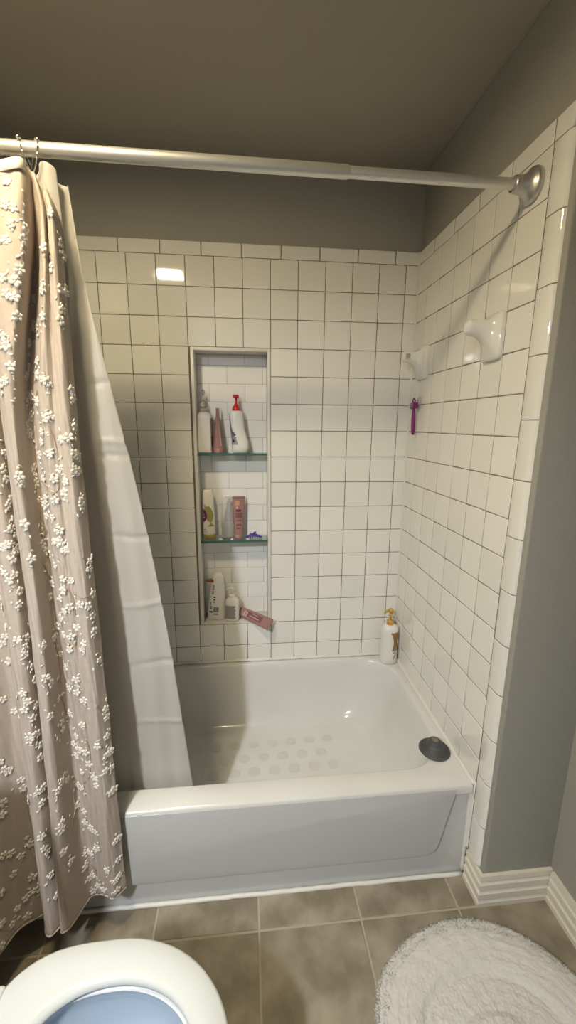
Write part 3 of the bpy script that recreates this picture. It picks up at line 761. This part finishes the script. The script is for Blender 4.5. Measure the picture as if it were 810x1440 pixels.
# ---- drain cover on the tub corner
t = thing('drain_cover', 'dark grey rubber drain hair catcher lying on the tub corner', 'drain cover', (-0.066, -0.596, 0.3655))
t.rotation_euler = (radians(0.8), 0, 0)
prof = [(0.0, 0.0), (0.050, 0.0), (0.0525, 0.0015), (0.0525, 0.0035), (0.049, 0.0065), (0.041, 0.013), (0.032, 0.020), (0.025, 0.026), (0.0225, 0.031), (0.0215, 0.036), (0.018, 0.039), (0.0, 0.0395)]
o = MB().lathe(prof, seg=48).make('cap', 'rubber', t); autosmooth(o, 50)
mb = MB()
for rr, zz, n in ((0.0455, 0.0094, 40), (0.041, 0.0131, 36), (0.0365, 0.0166, 32), (0.032, 0.0201, 28)):
    for k in range(n):
        a = 2*pi*(k+0.5*(n % 8 == 0))/n
        c = Vector((rr*cos(a), rr*sin(a), zz)); nr = Vector((cos(a)*0.62, sin(a)*0.62, 0.79)); tg = Vector((-sin(a), cos(a), 0)); up = nr.cross(tg)
        mb.add([c+nr*0.0005+(tg*cos(2*pi*q/6)+up*sin(2*pi*q/6))*0.0016 for q in range(6)], [tuple(range(6))])
o = mb.make('drain_holes', 'hole', t); o['kind'] = 'stuff'
MB().lathe([(0.0, 0.0395), (0.012, 0.0395), (0.0125, 0.0425), (0.009, 0.0445), (0, 0.045)], seg=24).make('knob', 'rubber_knob', t, True)

# ================================================================== GLASS SHELVES
S1, S2, NF = 1.3490, 0.9655, NZ0+0.006
def shelf(z, label):
    t = thing('glass_shelf', label, 'shelf', ((NX0+NX1)/2, 0, z), 'glass shelves in the niche')
    w = (i1-i0)/2-0.0012
    MB().box((-w, 0.0035, -0.0090), (w, ND-0.0030, 0)).make('glass_pane', 'shelf', t)
    MB().box((-w, 0.0005, -0.0092), (w, 0.0035, -0.0002)).make('front_edge', 'shelf_edge', t)
    return t
shelf(S1, 'upper glass shelf in the tiled niche with a dark green front edge')
shelf(S2, 'lower glass shelf in the tiled niche, second from the top')

# ================================================================== BOTTLES
def pump(t, x, y, z, m, h, rc, spout, name='pump', collar=None):
    """pump top: collar, stem and head with a spout towards angle spout"""
    MB().lathe([(0, 0), (rc, 0), (rc*1.02, 0.004), (rc*0.98, h*0.24), (rc*0.55, h*0.32), (0, h*0.32)], (x, y, z), 24).make('collar', collar or m, t, True)
    mb = MB().lathe([(0, 0), (rc*0.30, 0), (rc*0.30, h*0.46), (0, h*0.46)], (x, y, z+h*0.30), 14)
    zt = z+h*0.76
    mb.lathe([(0, 0), (rc*0.62, 0), (rc*0.72, h*0.06), (rc*0.60, h*0.21), (rc*0.3, h*0.24), (0, h*0.24)], (x, y, zt), 18)
    head = mb.make(name, m, t, True); mb = MB()
    d = Vector((cos(radians(spout)), sin(radians(spout)), 0))
    p = Vector((x, y, zt+h*0.13))
    mb.tube([p, p+d*rc*1.2+Vector((0, 0, 0.001)), p+d*rc*2.1+Vector((0, 0, -0.001)), p+d*rc*2.5+Vector((0, 0, -0.006))], [rc*0.45, rc*0.38, rc*0.28, rc*0.22], 10)
    return mb.make('spout', m, head, True)

# 1 big pearl pump bottle
t = thing('pump_bottle', 'large pearl-white pump bottle with a clear pump on the upper glass shelf', 'bottle', (-0.882, 0.050, S1))
s = [(0, 0, 0, .030, .024, 4), (.003, 0, 0, .0345, .028, 4), (.02, 0, 0, .036, .030, 4), (.145, 0, 0, .036, .030, 4), (.156, 0, 0, .034, .028, 3), (.165, 0, 0, .025, .022, 2.4), (.170, 0, 0, .016, .016, 2)]
shape(s, 'body', 'pearl_plastic', t)
MB().lathe([(0, 0.168), (.0165, .168), (.0165, .186), (.012, .188), (0, .188)], seg=24).make('neck_collar', 'frosted', t, True)
MB().lathe([(0, 0.188), (.0145, .188), (.0145, .193), (0, .194)], seg=24).make('gold_ring', 'amber', t, True)
pump(t, 0, 0, .193, 'clear', 0.068, 0.013, 190)
blk(s, 'label_band', 'mauve_print', t, -52, -8, .008, .145)
blk(s, 'label_block', 'dark_print', t, -46, -20, .030, .072, 0.0012)
# 2 pink tube standing, edge on
def tube_bottle(name, label, loc, rz, h, r, flat, m, capm=None, caph=0.0):
    t = thing(name, label, 'tube', loc); t.rotation_euler = (0, 0, radians(rz))
    s = []
    for f in (0, .06, .2, .4, .6, .8, .93, .96, 1.0):
        k = f**1.15
        s.append((caph+(h-caph)*f, 0, 0, r+(flat-r)*k, max(r*(1-k)*1.0, 0.0011), 2+0.6*f))
    s.insert(0, (caph-0.0005, 0, 0, r*0.96, r*0.96, 2))
    shape(s, 'body', m, t)
    if caph: MB().lathe([(0, 0), (r*0.98, 0), (r, .002), (r*1.0, caph-.001), (r*0.9, caph)], seg=32).make('cap', capm or m, t, True)
    mb = MB()
    for k in range(6): mb.box((-flat*0.96, -0.0016, h-0.012+0.002*k), (flat*0.96, 0.0016, h-0.0112+0.002*k))
    mb.make('crimp_ridges', m, t)
    return t, s
t, s = tube_bottle('squeeze_tube', 'dusty pink squeeze tube seen edge-on beside the large pearl pump bottle', (-0.8225, 0.040, S1), 80, 0.186, 0.0225, 0.028, 'pink', 'pink', 0.022)
blk(s, 'printed_stripe', 'pink_pale', t, 215, 228, .03, .15)
blk(s, 'printed_panel', 'pink_dark', t, 300, 330, .03, .14)
# 3 white bottle with red pump
t = thing('pump_bottle', 'curvy white pump bottle with a bright red pump top', 'bottle', (-0.737, 0.046, S1))
s = [(0, .006, 0, .028, .022, 2.6), (.004, .006, 0, .034, .026, 2.6), (.02, .008, 0, .0375, .028, 2.6), (.045, .007, 0, .0365, .028, 2.6), (.075, .001, 0, .033, .027, 2.6), (.105, -.005, 0, .031, .025, 2.8),
     (.140, -.007, 0, .0300, .024, 3), (.166, -.008, 0, .029, .023, 3), (.173, -.008, 0, .025, .021, 2.6), (.177, -.008, 0, .016, .016, 2)]
shape(s, 'body', 'white_plastic', t)
MB().lathe([(0, 0), (.0165, 0), (.0170, .008), (.0145, .014), (.0075, .027), (.0050, .034), (.0050, .056), (0, .056)], (-.008, 0, .176), 24).make('pump_collar', 'red', t, True)
o = MB().lathe([(0, 0), (.011, 0), (.0125, .002), (.0125, .012), (.011, .014), (0, .014)], (-.008, 0, .229), 6).make('pump_head', 'red', t); bevel(o, .0012, 2)
MB().tube([(-.008, -.005, .236), (-.010, -.020, .236), (-.011, -.027, .233)], [.006, .005, .004], 10).make('pump_spout', 'red', t, True)
patch(s, (.035, .165, lambda w: (196, 196+60*(1-w)**0.8+6)), .0007, 12).make('label', 'bluegrey_print', t, True)
for k, (a0, a1, z0, z1, mm) in enumerate(((222, 250, .082, .086, 'dark_print'), (224, 256, .074, .078, 'dark_print'), (226, 238, .066, .071, 'dark_print'), (240, 256, .062, .068, 'slate_print'), (224, 240, .046, .056, 'dark_print'), (222, 228, .090, .100, 'dark_print'))):
    blk(s, 'label_print', mm, t, a0, a1, z0, z1, .0013)
# 4 cream bottle on an olive cap
t = thing('conditioner_bottle', 'tall cream bottle with a plum spot and olive swoosh, standing on its cap', 'bottle', (-0.874, 0.048, S2))
s = [(.022, 0, 0, .026, .020, 2.6), (.026, 0, 0, .0275, .0215, 2.6), (.10, 0, 0, .0265, .021, 2.6), (.17, -.001, 0, .0240, .018, 2.8), (.205, -.002, 0, .0215, .012, 3), (.216, -.002, 0, .0195, .008, 3), (.221, -.002, 0, .017, .005, 3)]
shape(s, 'body', 'cream_plastic', t)
MB().rings(body([(0, 0, 0, .027, .021, 2.6), (.002, 0, 0, .028, .022, 2.6), (.021, 0, 0, .0275, .0215, 2.6), (.0225, 0, 0, .025, .019, 2.6)])).make('cap', 'olive', t, True)
patch(s, (.060, .150, lambda w: (205+115*max(0, 0.62-w)**1.3*1.0+ (30 if w > .3 else 60-100*w), 318-150*(abs(w-.55))**1.6)), .0007, 14).make('olive_swoosh', 'olive_print', t, True)
patch(s, (.078, .140, lambda w: (206-0, 208+54*math.sqrt(max(0, 1-(2*w-1)**2)))), .0012, 12).make('plum_spot', 'plum_print', t, True)
blk(s, 'label_print', 'grey_print', t, 228, 252, .152, .157, .0012); blk(s, 'label_print', 'grey_print', t, 222, 250, .044, .047, .0012); blk(s, 'label_print', 'grey_print', t, 222, 262, .036, .038, .0012)
blk(s, 'label_print', 'pink_pale', t, 216, 240, .100, .104, .0018); blk(s, 'label_print', 'pink_pale', t, 216, 236, .112, .116, .0018)
# 5 clear tube
t = thing('clear_tube', 'empty clear plastic tube standing between the cream bottle and the pink tube', 'tube', (-0.797, 0.050, S2))
s = [(.0, 0, 0, .022, .017, 2.6), (.002, 0, 0, .0235, .0185, 2.6), (.05, 0, 0, .022, .018, 2.6), (.055, 0, 0, .0245, .018, 2.6), (.10, 0, 0, .0215, .015, 2.6), (.165, .002, 0, .017, .008, 2.8), (.185, .003, 0, .0145, .003, 3)]
shape(s, 'body', 'frosted', t)
MB().rings(body([(.003, 0, 0, .020, .0155, 2.6), (.006, 0, 0, .0190, .0150, 2.6)])).make('cap_base', 'frosted', t, True)
o = MB().box((-.010, -.005, .183), (.018, .005, .199)).make('white_top', 'white_plastic', t); bevel(o, .002, 2)
for k in range(3): MB().lathe([(0, 0), (.0018, 0), (.0018, .0008), (0, .0008)], (-.002+.006*k, -.0055, .188), 8, 'y').make('dark_dot', 'dark_print', t)
# 6 pink tube, face on
t, s = tube_bottle('squeeze_tube', 'dusty pink squeeze tube facing forward on the lower glass shelf', (-0.745, 0.044, S2), 12, 0.190, 0.022, 0.029, 'pink', 'pink', 0.020)
t.rotation_euler = (radians(-2), radians(2), radians(12))
for a0, a1, z0, z1, mm in ((238, 272, .150, .172, 'peach'), (232, 300, .095, .118, 'pink_dark'), (240, 285, .122, .132, 'plum_print'), (236, 290, .060, .068, 'pink_dark'), (240, 280, .044, .052, 'pink_dark'), (246, 262, .135, .145, 'pink_pale'), (240, 296, .080, .086, 'pink_dark')):
    blk(s, 'tube_print', mm, t, a0, a1, z0, z1, .0010)
# 7 violet clip
t = thing('hair_clip', 'small violet-blue plastic hair clip lying on the lower glass shelf', 'hair clip', (-0.676, 0.034, S2))
for sg in (-1, 1):
    mb = MB()
    mb.tube([(-.034, .006*sg, .006), (-.016, .010*sg, .014), (.004, .011*sg, .017), (.022, .008*sg, .010), (.036, .004*sg, .005)], [.003, .0042, .005, .0042, .002], 8)
    for k in range(6):
        x = -.026+.010*k
        mb.tube([(x, .009*sg, .012), (x+.002, .013*sg, .006), (x+.003, .008*sg, .0015)], [.0022, .0020, .0010], 6)
    mb.make('jaw', 'violet', t, True)
MB().tube([(-.014, -.012, .016), (-.012, 0, .022), (-.010, .012, .016)], .0035, 8).make('spring_bar', 'violet', t, True)
mb = MB().tube([(-.004, -.006, .018), (.004, -.010, .029), (.010, -.013, .033)], [.004, .005, .003], 8); mb.make('grip', 'violet', t, True)
# 8 small white scraps on the lower shelf
for k, (x, y, lab) in enumerate(((-0.822, 0.016, 'tiny white scrap on the lower shelf in front of the clear tube'), (-0.772, 0.014, 'tiny white scrap on the lower shelf at the foot of the pink tube'), (-0.704, 0.016, 'tiny white and black scrap beside the violet clip'))):
    t = thing('plastic_scrap', lab, 'scrap', (x, y, S2), 'white scraps on the lower glass shelf')
    t.rotation_euler = (0, 0, 1.1*k)
    o = MB().rings([[(.011*f*cos(2*pi*q/9)*(1+.25*sin(3*q+k)), .006*f*sin(2*pi*q/9), h) for q in range(9)] for f, h in ((.9, 0), (1, .002), (.75, .005), (.3, .0065))]).make('scrap', 'white_plastic', t, True)
    if k == 2: MB().lathe([(0, 0), (.003, 0), (.002, .002), (0, .0022)], (.001, -.001, .0060), 8).make('dark_spot', 'dark_print', t)

# 9 white bottle with the brown flip cap
t = thing('shampoo_bottle', 'white bottle with an open brown flip cap at the bottom of the niche', 'bottle', (-0.853, 0.050, NF))
t.rotation_euler = (0, radians(1.5), 0)
s = [(0, 0, 0, .036, .022, 2.6), (.004, 0, 0, .042, .026, 2.6), (.03, 0, 0, .0425, .027, 2.6), (.09, .002, 0, .038, .026, 2.7), (.15, .004, 0, .032, .023, 2.8), (.195, .005, 0, .0265, .020, 2.8), (.214, .006, 0, .023, .018, 2.6), (.222, .006, 0, .017, .014, 2.4), (.226, .006, 0, .010, .010, 2)]
shape(s, 'body', 'white_plastic', t)
o = MB().box((-.051, -.018, .183), (-.010, .008, .199)).make('flip_cap', 'brown_cap', t)
for v in o.data.vertices:
    if v.co.x < -.025: v.co.z = .190+(v.co.z-.191)*.45; v.co.y *= .75
bevel(o, .004, 3)
for a0, a1, z0, z1, mm in ((232, 252, .150, .175, 'grey_print'), (230, 250, .128, .146, 'grey_print'), (252, 264, .112, .118, 'dark_print'), (252, 264, .100, .106, 'dark_print'), (252, 262, .090, .095, 'dark_print'), (226, 236, .075, .092, 'slate_print'), (228, 244, .058, .072, 'slate_print'),
                           (222, 252, .040, .048, 'dark_print'), (254, 278, .042, .068, 'slate_print'), (256, 276, .030, .036, 'dark_print'), (224, 246, .032, .035, 'grey_print')):
    blk(s, 'label_print', mm, t, a0, a1, z0, z1, .0009)
# 10 small white pump bottle
t = thing('lotion_bottle', 'small white pump bottle with a grey label at the bottom of the niche', 'bottle', (-0.779, 0.026, NF))
s = [(0, 0, 0, .026, .020, 2.3), (.003, 0, 0, .0305, .0235, 2.3), (.01, 0, 0, .0315, .0245, 2.3), (.088, 0, 0, .0315, .0245, 2.3), (.100, 0, 0, .029, .023, 2.2), (.110, 0, 0, .021, .018, 2), (.114, 0, 0, .013, .013, 2)]
shape(s, 'body', 'white_plastic', t)
pump(t, 0, 0, .113, 'white_plastic', 0.050, 0.0125, 205)
patch(s, (.016, .080, lambda w: (205, 292+5*sin(w*22))), .0007, 14).make('label', 'grey_print', t, True)
# 11 pink tube lying over the sill
t = thing('squeeze_tube', 'dusty pink squeeze tube lying slanted over the niche sill', 'tube', (-0.742, 0.064, NF+0.024))
ax = Vector((-0.607, -0.058, NF+0.010))-Vector((-0.742, 0.064, NF+0.024)); L = ax.length; ax.normalize()
wd = ax.cross(Vector((-0.25, -0.62, 0.74))).normalized(); nn = wd.cross(ax).normalized()
t.matrix_basis = Matrix.Translation(t.location) @ Matrix((wd, nn, ax)).transposed().to_4x4()
s = [(0, 0, 0, .021, .015, 2.4), (.002, 0, 0, .0225, .0165, 2.4), (.026, 0, 0, .0225, .0165, 2.4), (.028, 0, 0, .0235, .0160, 2.4), (L*.5, 0, 0, .0260, .0110, 2.6), (L*.82, 0, 0, .0275, .0045, 3), (L*.93, 0, 0, .028, .0015, 3), (L, 0, 0, .028, .0013, 3)]
shape(s, 'body', 'pink', t)
for a0, a1, z0, z1, mm in ((66, 112, .050, .135, 'pink_dark'), (58, 100, .034, .040, 'pink_pale'), (58, 66, .034, .052, 'pink_pale'), (92, 100, .034, .052, 'pink_pale'), (58, 100, .048, .053, 'pink_pale'), (80, 86, .070, .120, 'pink_pale'), (98, 102, .080, .110, 'pink_pale')):
    blk(s, 'tube_print', mm, t, a0, a1, z0, z1, .0010 if mm == 'pink_dark' else .0016)
mb = MB()
for k in range(5): mb.box((-.027, -.0017, L-.011+.0022*k), (.027, .0017, L-.0101+.0022*k))
mb.make('crimp_ridges', 'pink', t)
# 12 corner bottle with the gold pump
t = thing('shampoo_bottle', 'white pump bottle with a gold pump in the far corner of the tub', 'bottle', (-0.0475, -0.058, 0.3735))
s = [(0, 0, 0, .034, .030, 2.2), (.004, 0, 0, .0385, .034, 2.2), (.05, 0, 0, .0385, .035, 2.2), (.11, 0, 0, .0385, .035, 2.2), (.135, 0, 0, .0385, .035, 2.2), (.150, 0, 0, .0395, .036, 2.2), (.170, 0, 0, .0385, .035, 2.2), (.182, 0, 0, .034, .031, 2.1), (.189, 0, 0, .024, .023, 2), (.192, 0, 0, .015, .015, 2)]
shape(s, 'body', 'white_plastic', t)
pump(t, 0, 0, .190, 'gold', 0.078, 0.0165, 205)
patch(s, (.070, .162, lambda w: (272+50*(1-w)*w*1.2-10*w, 322+24*sin(w*9)*0.4)), .0007, 14).make('leaf_print', 'gold_print', t, True)
for k in range(5):
    z = .028+.014*k
    patch(s, (z, z+.020, lambda w: (280+7*(k%2)+18*w, 288+7*(k%2)+20*w)), .0009, 6).make('leaf_print', 'grey_print' if k % 2 else 'gold_print', t, True)

# ================================================================== TOILET
TY, TX = -1.268, -0.982
toilet = thing('toilet', 'white toilet with its lid up and a blue-tinted bowl, beside the curtain', 'toilet', (TX, TY, 0))
def egg(a, b, z, cx=0.0, back=3.2, n=64, ab=None):
    out = []
    for k in range(n):
        t_ = 2*pi*k/n; c, s_ = cos(t_), sin(t_)
        if c >= 0: out.append((cx+a*c, b*s_, z))
        else:
            u, v = sup(t_, back); out.append((cx+(ab or a)*u, b*v, z))
    return out
W = dict(ab=0.215)
R = [egg(.232, .182, .402, ab=.213), egg(.236, .186, .404, ab=.216), egg(.238, .188, .410, ab=.217), egg(.2365, .1868, .416, ab=.216), egg(.231, .182, .4195, ab=.211), egg(.205, .157, .4215, ab=.190),
     egg(.172, .127, .4205, .012, 2.4, ab=.158), egg(.163, .119, .417, .014, 2.3, ab=.150), egg(.159, .1155, .410, .015, 2.2, ab=.147), egg(.161, .117, .403, .015, 2.2, ab=.148)]
R.append(R[0])
o = MB().rings(R, False, False).make('seat', 'seat', toilet, True)
R = [egg(.10, .10, .0, -.06), egg(.105, .105, .02, -.06), egg(.10, .095, .10, -.05), egg(.13, .105, .18, -.03), egg(.19, .145, .28, -.01), egg(.222, .172, .35), egg(.228, .178, .38), egg(.225, .176, .397), egg(.21, .160, .400),
     egg(.168, .124, .399, .012, 2.4), egg(.160, .116, .393, .012, 2.4)]
MB().rings(R, True, False).make('bowl', 'bowl', toilet, True)
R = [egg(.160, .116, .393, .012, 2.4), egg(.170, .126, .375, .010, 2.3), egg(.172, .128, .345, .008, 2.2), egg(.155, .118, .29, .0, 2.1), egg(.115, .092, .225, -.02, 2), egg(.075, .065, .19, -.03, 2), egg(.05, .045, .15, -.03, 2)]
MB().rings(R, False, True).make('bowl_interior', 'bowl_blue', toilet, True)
MB().rings([egg(.108, .088, .2185, -.022, 2), egg(.110, .090, .2195, -.022, 2)]).make('water', 'water', toilet, True)
o = MB().box((-.236, -.13, .403), (-.190, .13, .4235)).make('hinge_bar', 'seat', toilet); bevel(o, .006, 3)
for sg in (-1, 1):
    o = MB().lathe([(0, 0), (.016, 0), (.016, .012), (.012, .016), (0, .016)], (-.214, .078*sg, .420), 20).make('hinge_cap', 'seat', toilet, True)
# lid leaning on the tank
R = []
for y_, s_ in ((0.0, .975), (.004, 1), (.014, 1), (.018, .97)):
    R.append([(-.246-y_-.10*(p[0]+.215), p[1]*s_, .430+(p[0]*s_+.217)*.99) for p in egg(.232, .186, 0, ab=.213)])
MB().rings(R).make('lid', 'seat', toilet, True)
o = MB().box((-.530, -.235, .40), (-.345, .235, .76)).make('tank', 'bowl', toilet); bevel(o, .02, 3)
o = MB().box((-.535, -.245, .7605), (-.338, .245, .79)).make('tank_lid', 'bowl', toilet); bevel(o, .008, 3)
o = MB().box((-.40, -.11, .30), (-.19, .11, .40)).make('tank_shelf', 'bowl', toilet); bevel(o, .015, 3)

# ================================================================== BATH RUG
rug = thing('bath_rug', 'round white plush bath rug with a sunken ring on the floor', 'rug', (-0.11, -1.19, 0))
OUT = [(-.405, -1.065), (-.362, -.972), (-.285, -.912), (-.19, -.876), (-.096, -.864), (-.01, -.878), (.066, -.912), (.13, -.968), (.172, -1.03), (.198, -1.12), (.203, -1.22), (.18, -1.34), (.11, -1.44), (-.02, -1.50), (-.17, -1.51), (-.30, -1.46), (-.39, -1.37), (-.43, -1.26), (-.428, -1.15)]
pol = sorted((math.atan2(y+1.19, x+.11) % (2*pi), math.hypot(x+.11, y+1.19)) for x, y in OUT)
def rug_r(a):
    a %= 2*pi
    ext = [(pol[-1][0]-2*pi, pol[-1][1]), (pol[-2][0]-2*pi, pol[-2][1])][::-1]+pol+[(pol[0][0]+2*pi, pol[0][1]), (pol[1][0]+2*pi, pol[1][1])]
    for i in range(1, len(ext)-2):
        if ext[i][0] <= a <= ext[i+1][0]:
            f = (a-ext[i][0])/(ext[i+1][0]-ext[i][0])
            p0, p1, p2, p3 = (ext[i+k][1] for k in (-1, 0, 1, 2))
            return 0.5*(2*p1+(p2-p0)*f+(2*p0-5*p1+4*p2-p3)*f*f+(3*p1-p0-3*p2+p3)*f**3)
    return pol[0][1]
NA = 380
RA = [rug_r(2*pi*k/NA) for k in range(NA)]
def rug_h(s):
    if s > .955: return .006+.0173*math.sqrt(max(0, 1-((s-.955)/.045)**2))
    if s > .68: return .028-.006*abs(s-.84)/.14*1.0
    if s > .62: return .0211-.0131*(.68-s)/.06
    if s > .40: return .008+.0015*sin((s-.40)*14)
    if s > .35: return .008+.009*(.40-s)/.05
    return .017
rings = []
SS = [1.0, .997, .992, .985]+[.978-.0085*k for k in range(112)]+[.02]
rr = random.Random(5)
for s_ in SS:
    rings.append([(s_*RA[k]*cos(2*pi*k/NA), s_*RA[k]*sin(2*pi*k/NA), max(.003, rug_h(s_)+(rr.gauss(0, .0011)+.0012*sin(k*.31+s_*37)*sin(s_*61-k*.17) if s_ < .99 else 0))) for k in range(NA)])
base = [(x, y, 0.0005) for x, y, z in rings[0]]
MB().rings([base]+rings, True, True).make('backing', 'rug', rug, True)
tf = MB()
V = tf.V; F = tf.F
for i in range(16000):
    a = rr.uniform(0, 2*pi); s_ = math.sqrt(rr.uniform(.80, 1))
    k = int(a/(2*pi)*NA) % NA; r_ = RA[k]*s_
    x, y, z = r_*cos(a), r_*sin(a), rug_h(s_)-.001
    h = rr.uniform(.0015, .0026); w = rr.uniform(.0008, .0013)
    out_ = .003 if s_ > .95 else 0
    tx, ty = rr.gauss(0, .0016)+cos(a)*out_, rr.gauss(0, .0016)+sin(a)*out_
    n0 = len(V); b = rr.uniform(0, 6.28)
    for q in range(3): V.append((x+w*cos(b+2.094*q), y+w*sin(b+2.094*q), z))
    V.append((x+tx+w*.35, y+ty, z+h)); V.append((x+tx-w*.35, y+ty, z+h))
    F += [(n0, n0+1, n0+3), (n0+1, n0+2, n0+4, n0+3), (n0+2, n0, n0+3, n0+4)]
me = bpy.data.meshes.new('pile'); me.from_pydata(V, [], F); me.update()
o = link('pile', me, 'rug', rug, True); o['kind'] = 'stuff'

# ------------------------------------------------------------------ printed marks belong to the label or body they sit on
HOST = {'label_print': ('label', 'olive_swoosh', 'body'), 'tube_print': ('body',), 'leaf_print': ('body',), 'label': ('body',), 'label_band': ('body',), 'label_block': ('label_band',),
        'printed_stripe': ('body',), 'printed_panel': ('body',), 'plum_spot': ('body',), 'olive_swoosh': ('body',), 'dark_dot': ('white_top',), 'crimp_ridges': ('body',),
        'roller_bead': ('wire',), 'pump_head': ('pump_collar',), 'pump_spout': ('pump_collar',), 'socket_rim': ('bracket',), 'socket': ('bracket',), 'blades': ('head',), 'drain_holes': ('cap',), 'dark_spot': ('scrap',), 'hinge_cap': ('hinge_bar',), 'tank_lid': ('tank',)}
base = lambda o: o.name.split('.')[0]
for root in [o for o in COL.objects if o.get('category') and not o.parent]:
    kids = list(root.children)
    for k in kids:
        if base(k) not in HOST or k.parent is not root: continue
        for h in HOST[base(k)]:
            c = [q for q in kids if base(q) == h and q is not k]
            if c:
                host = c[0]
                if host.parent is not root: host = host.parent          # never a fourth level
                k.parent = host; break
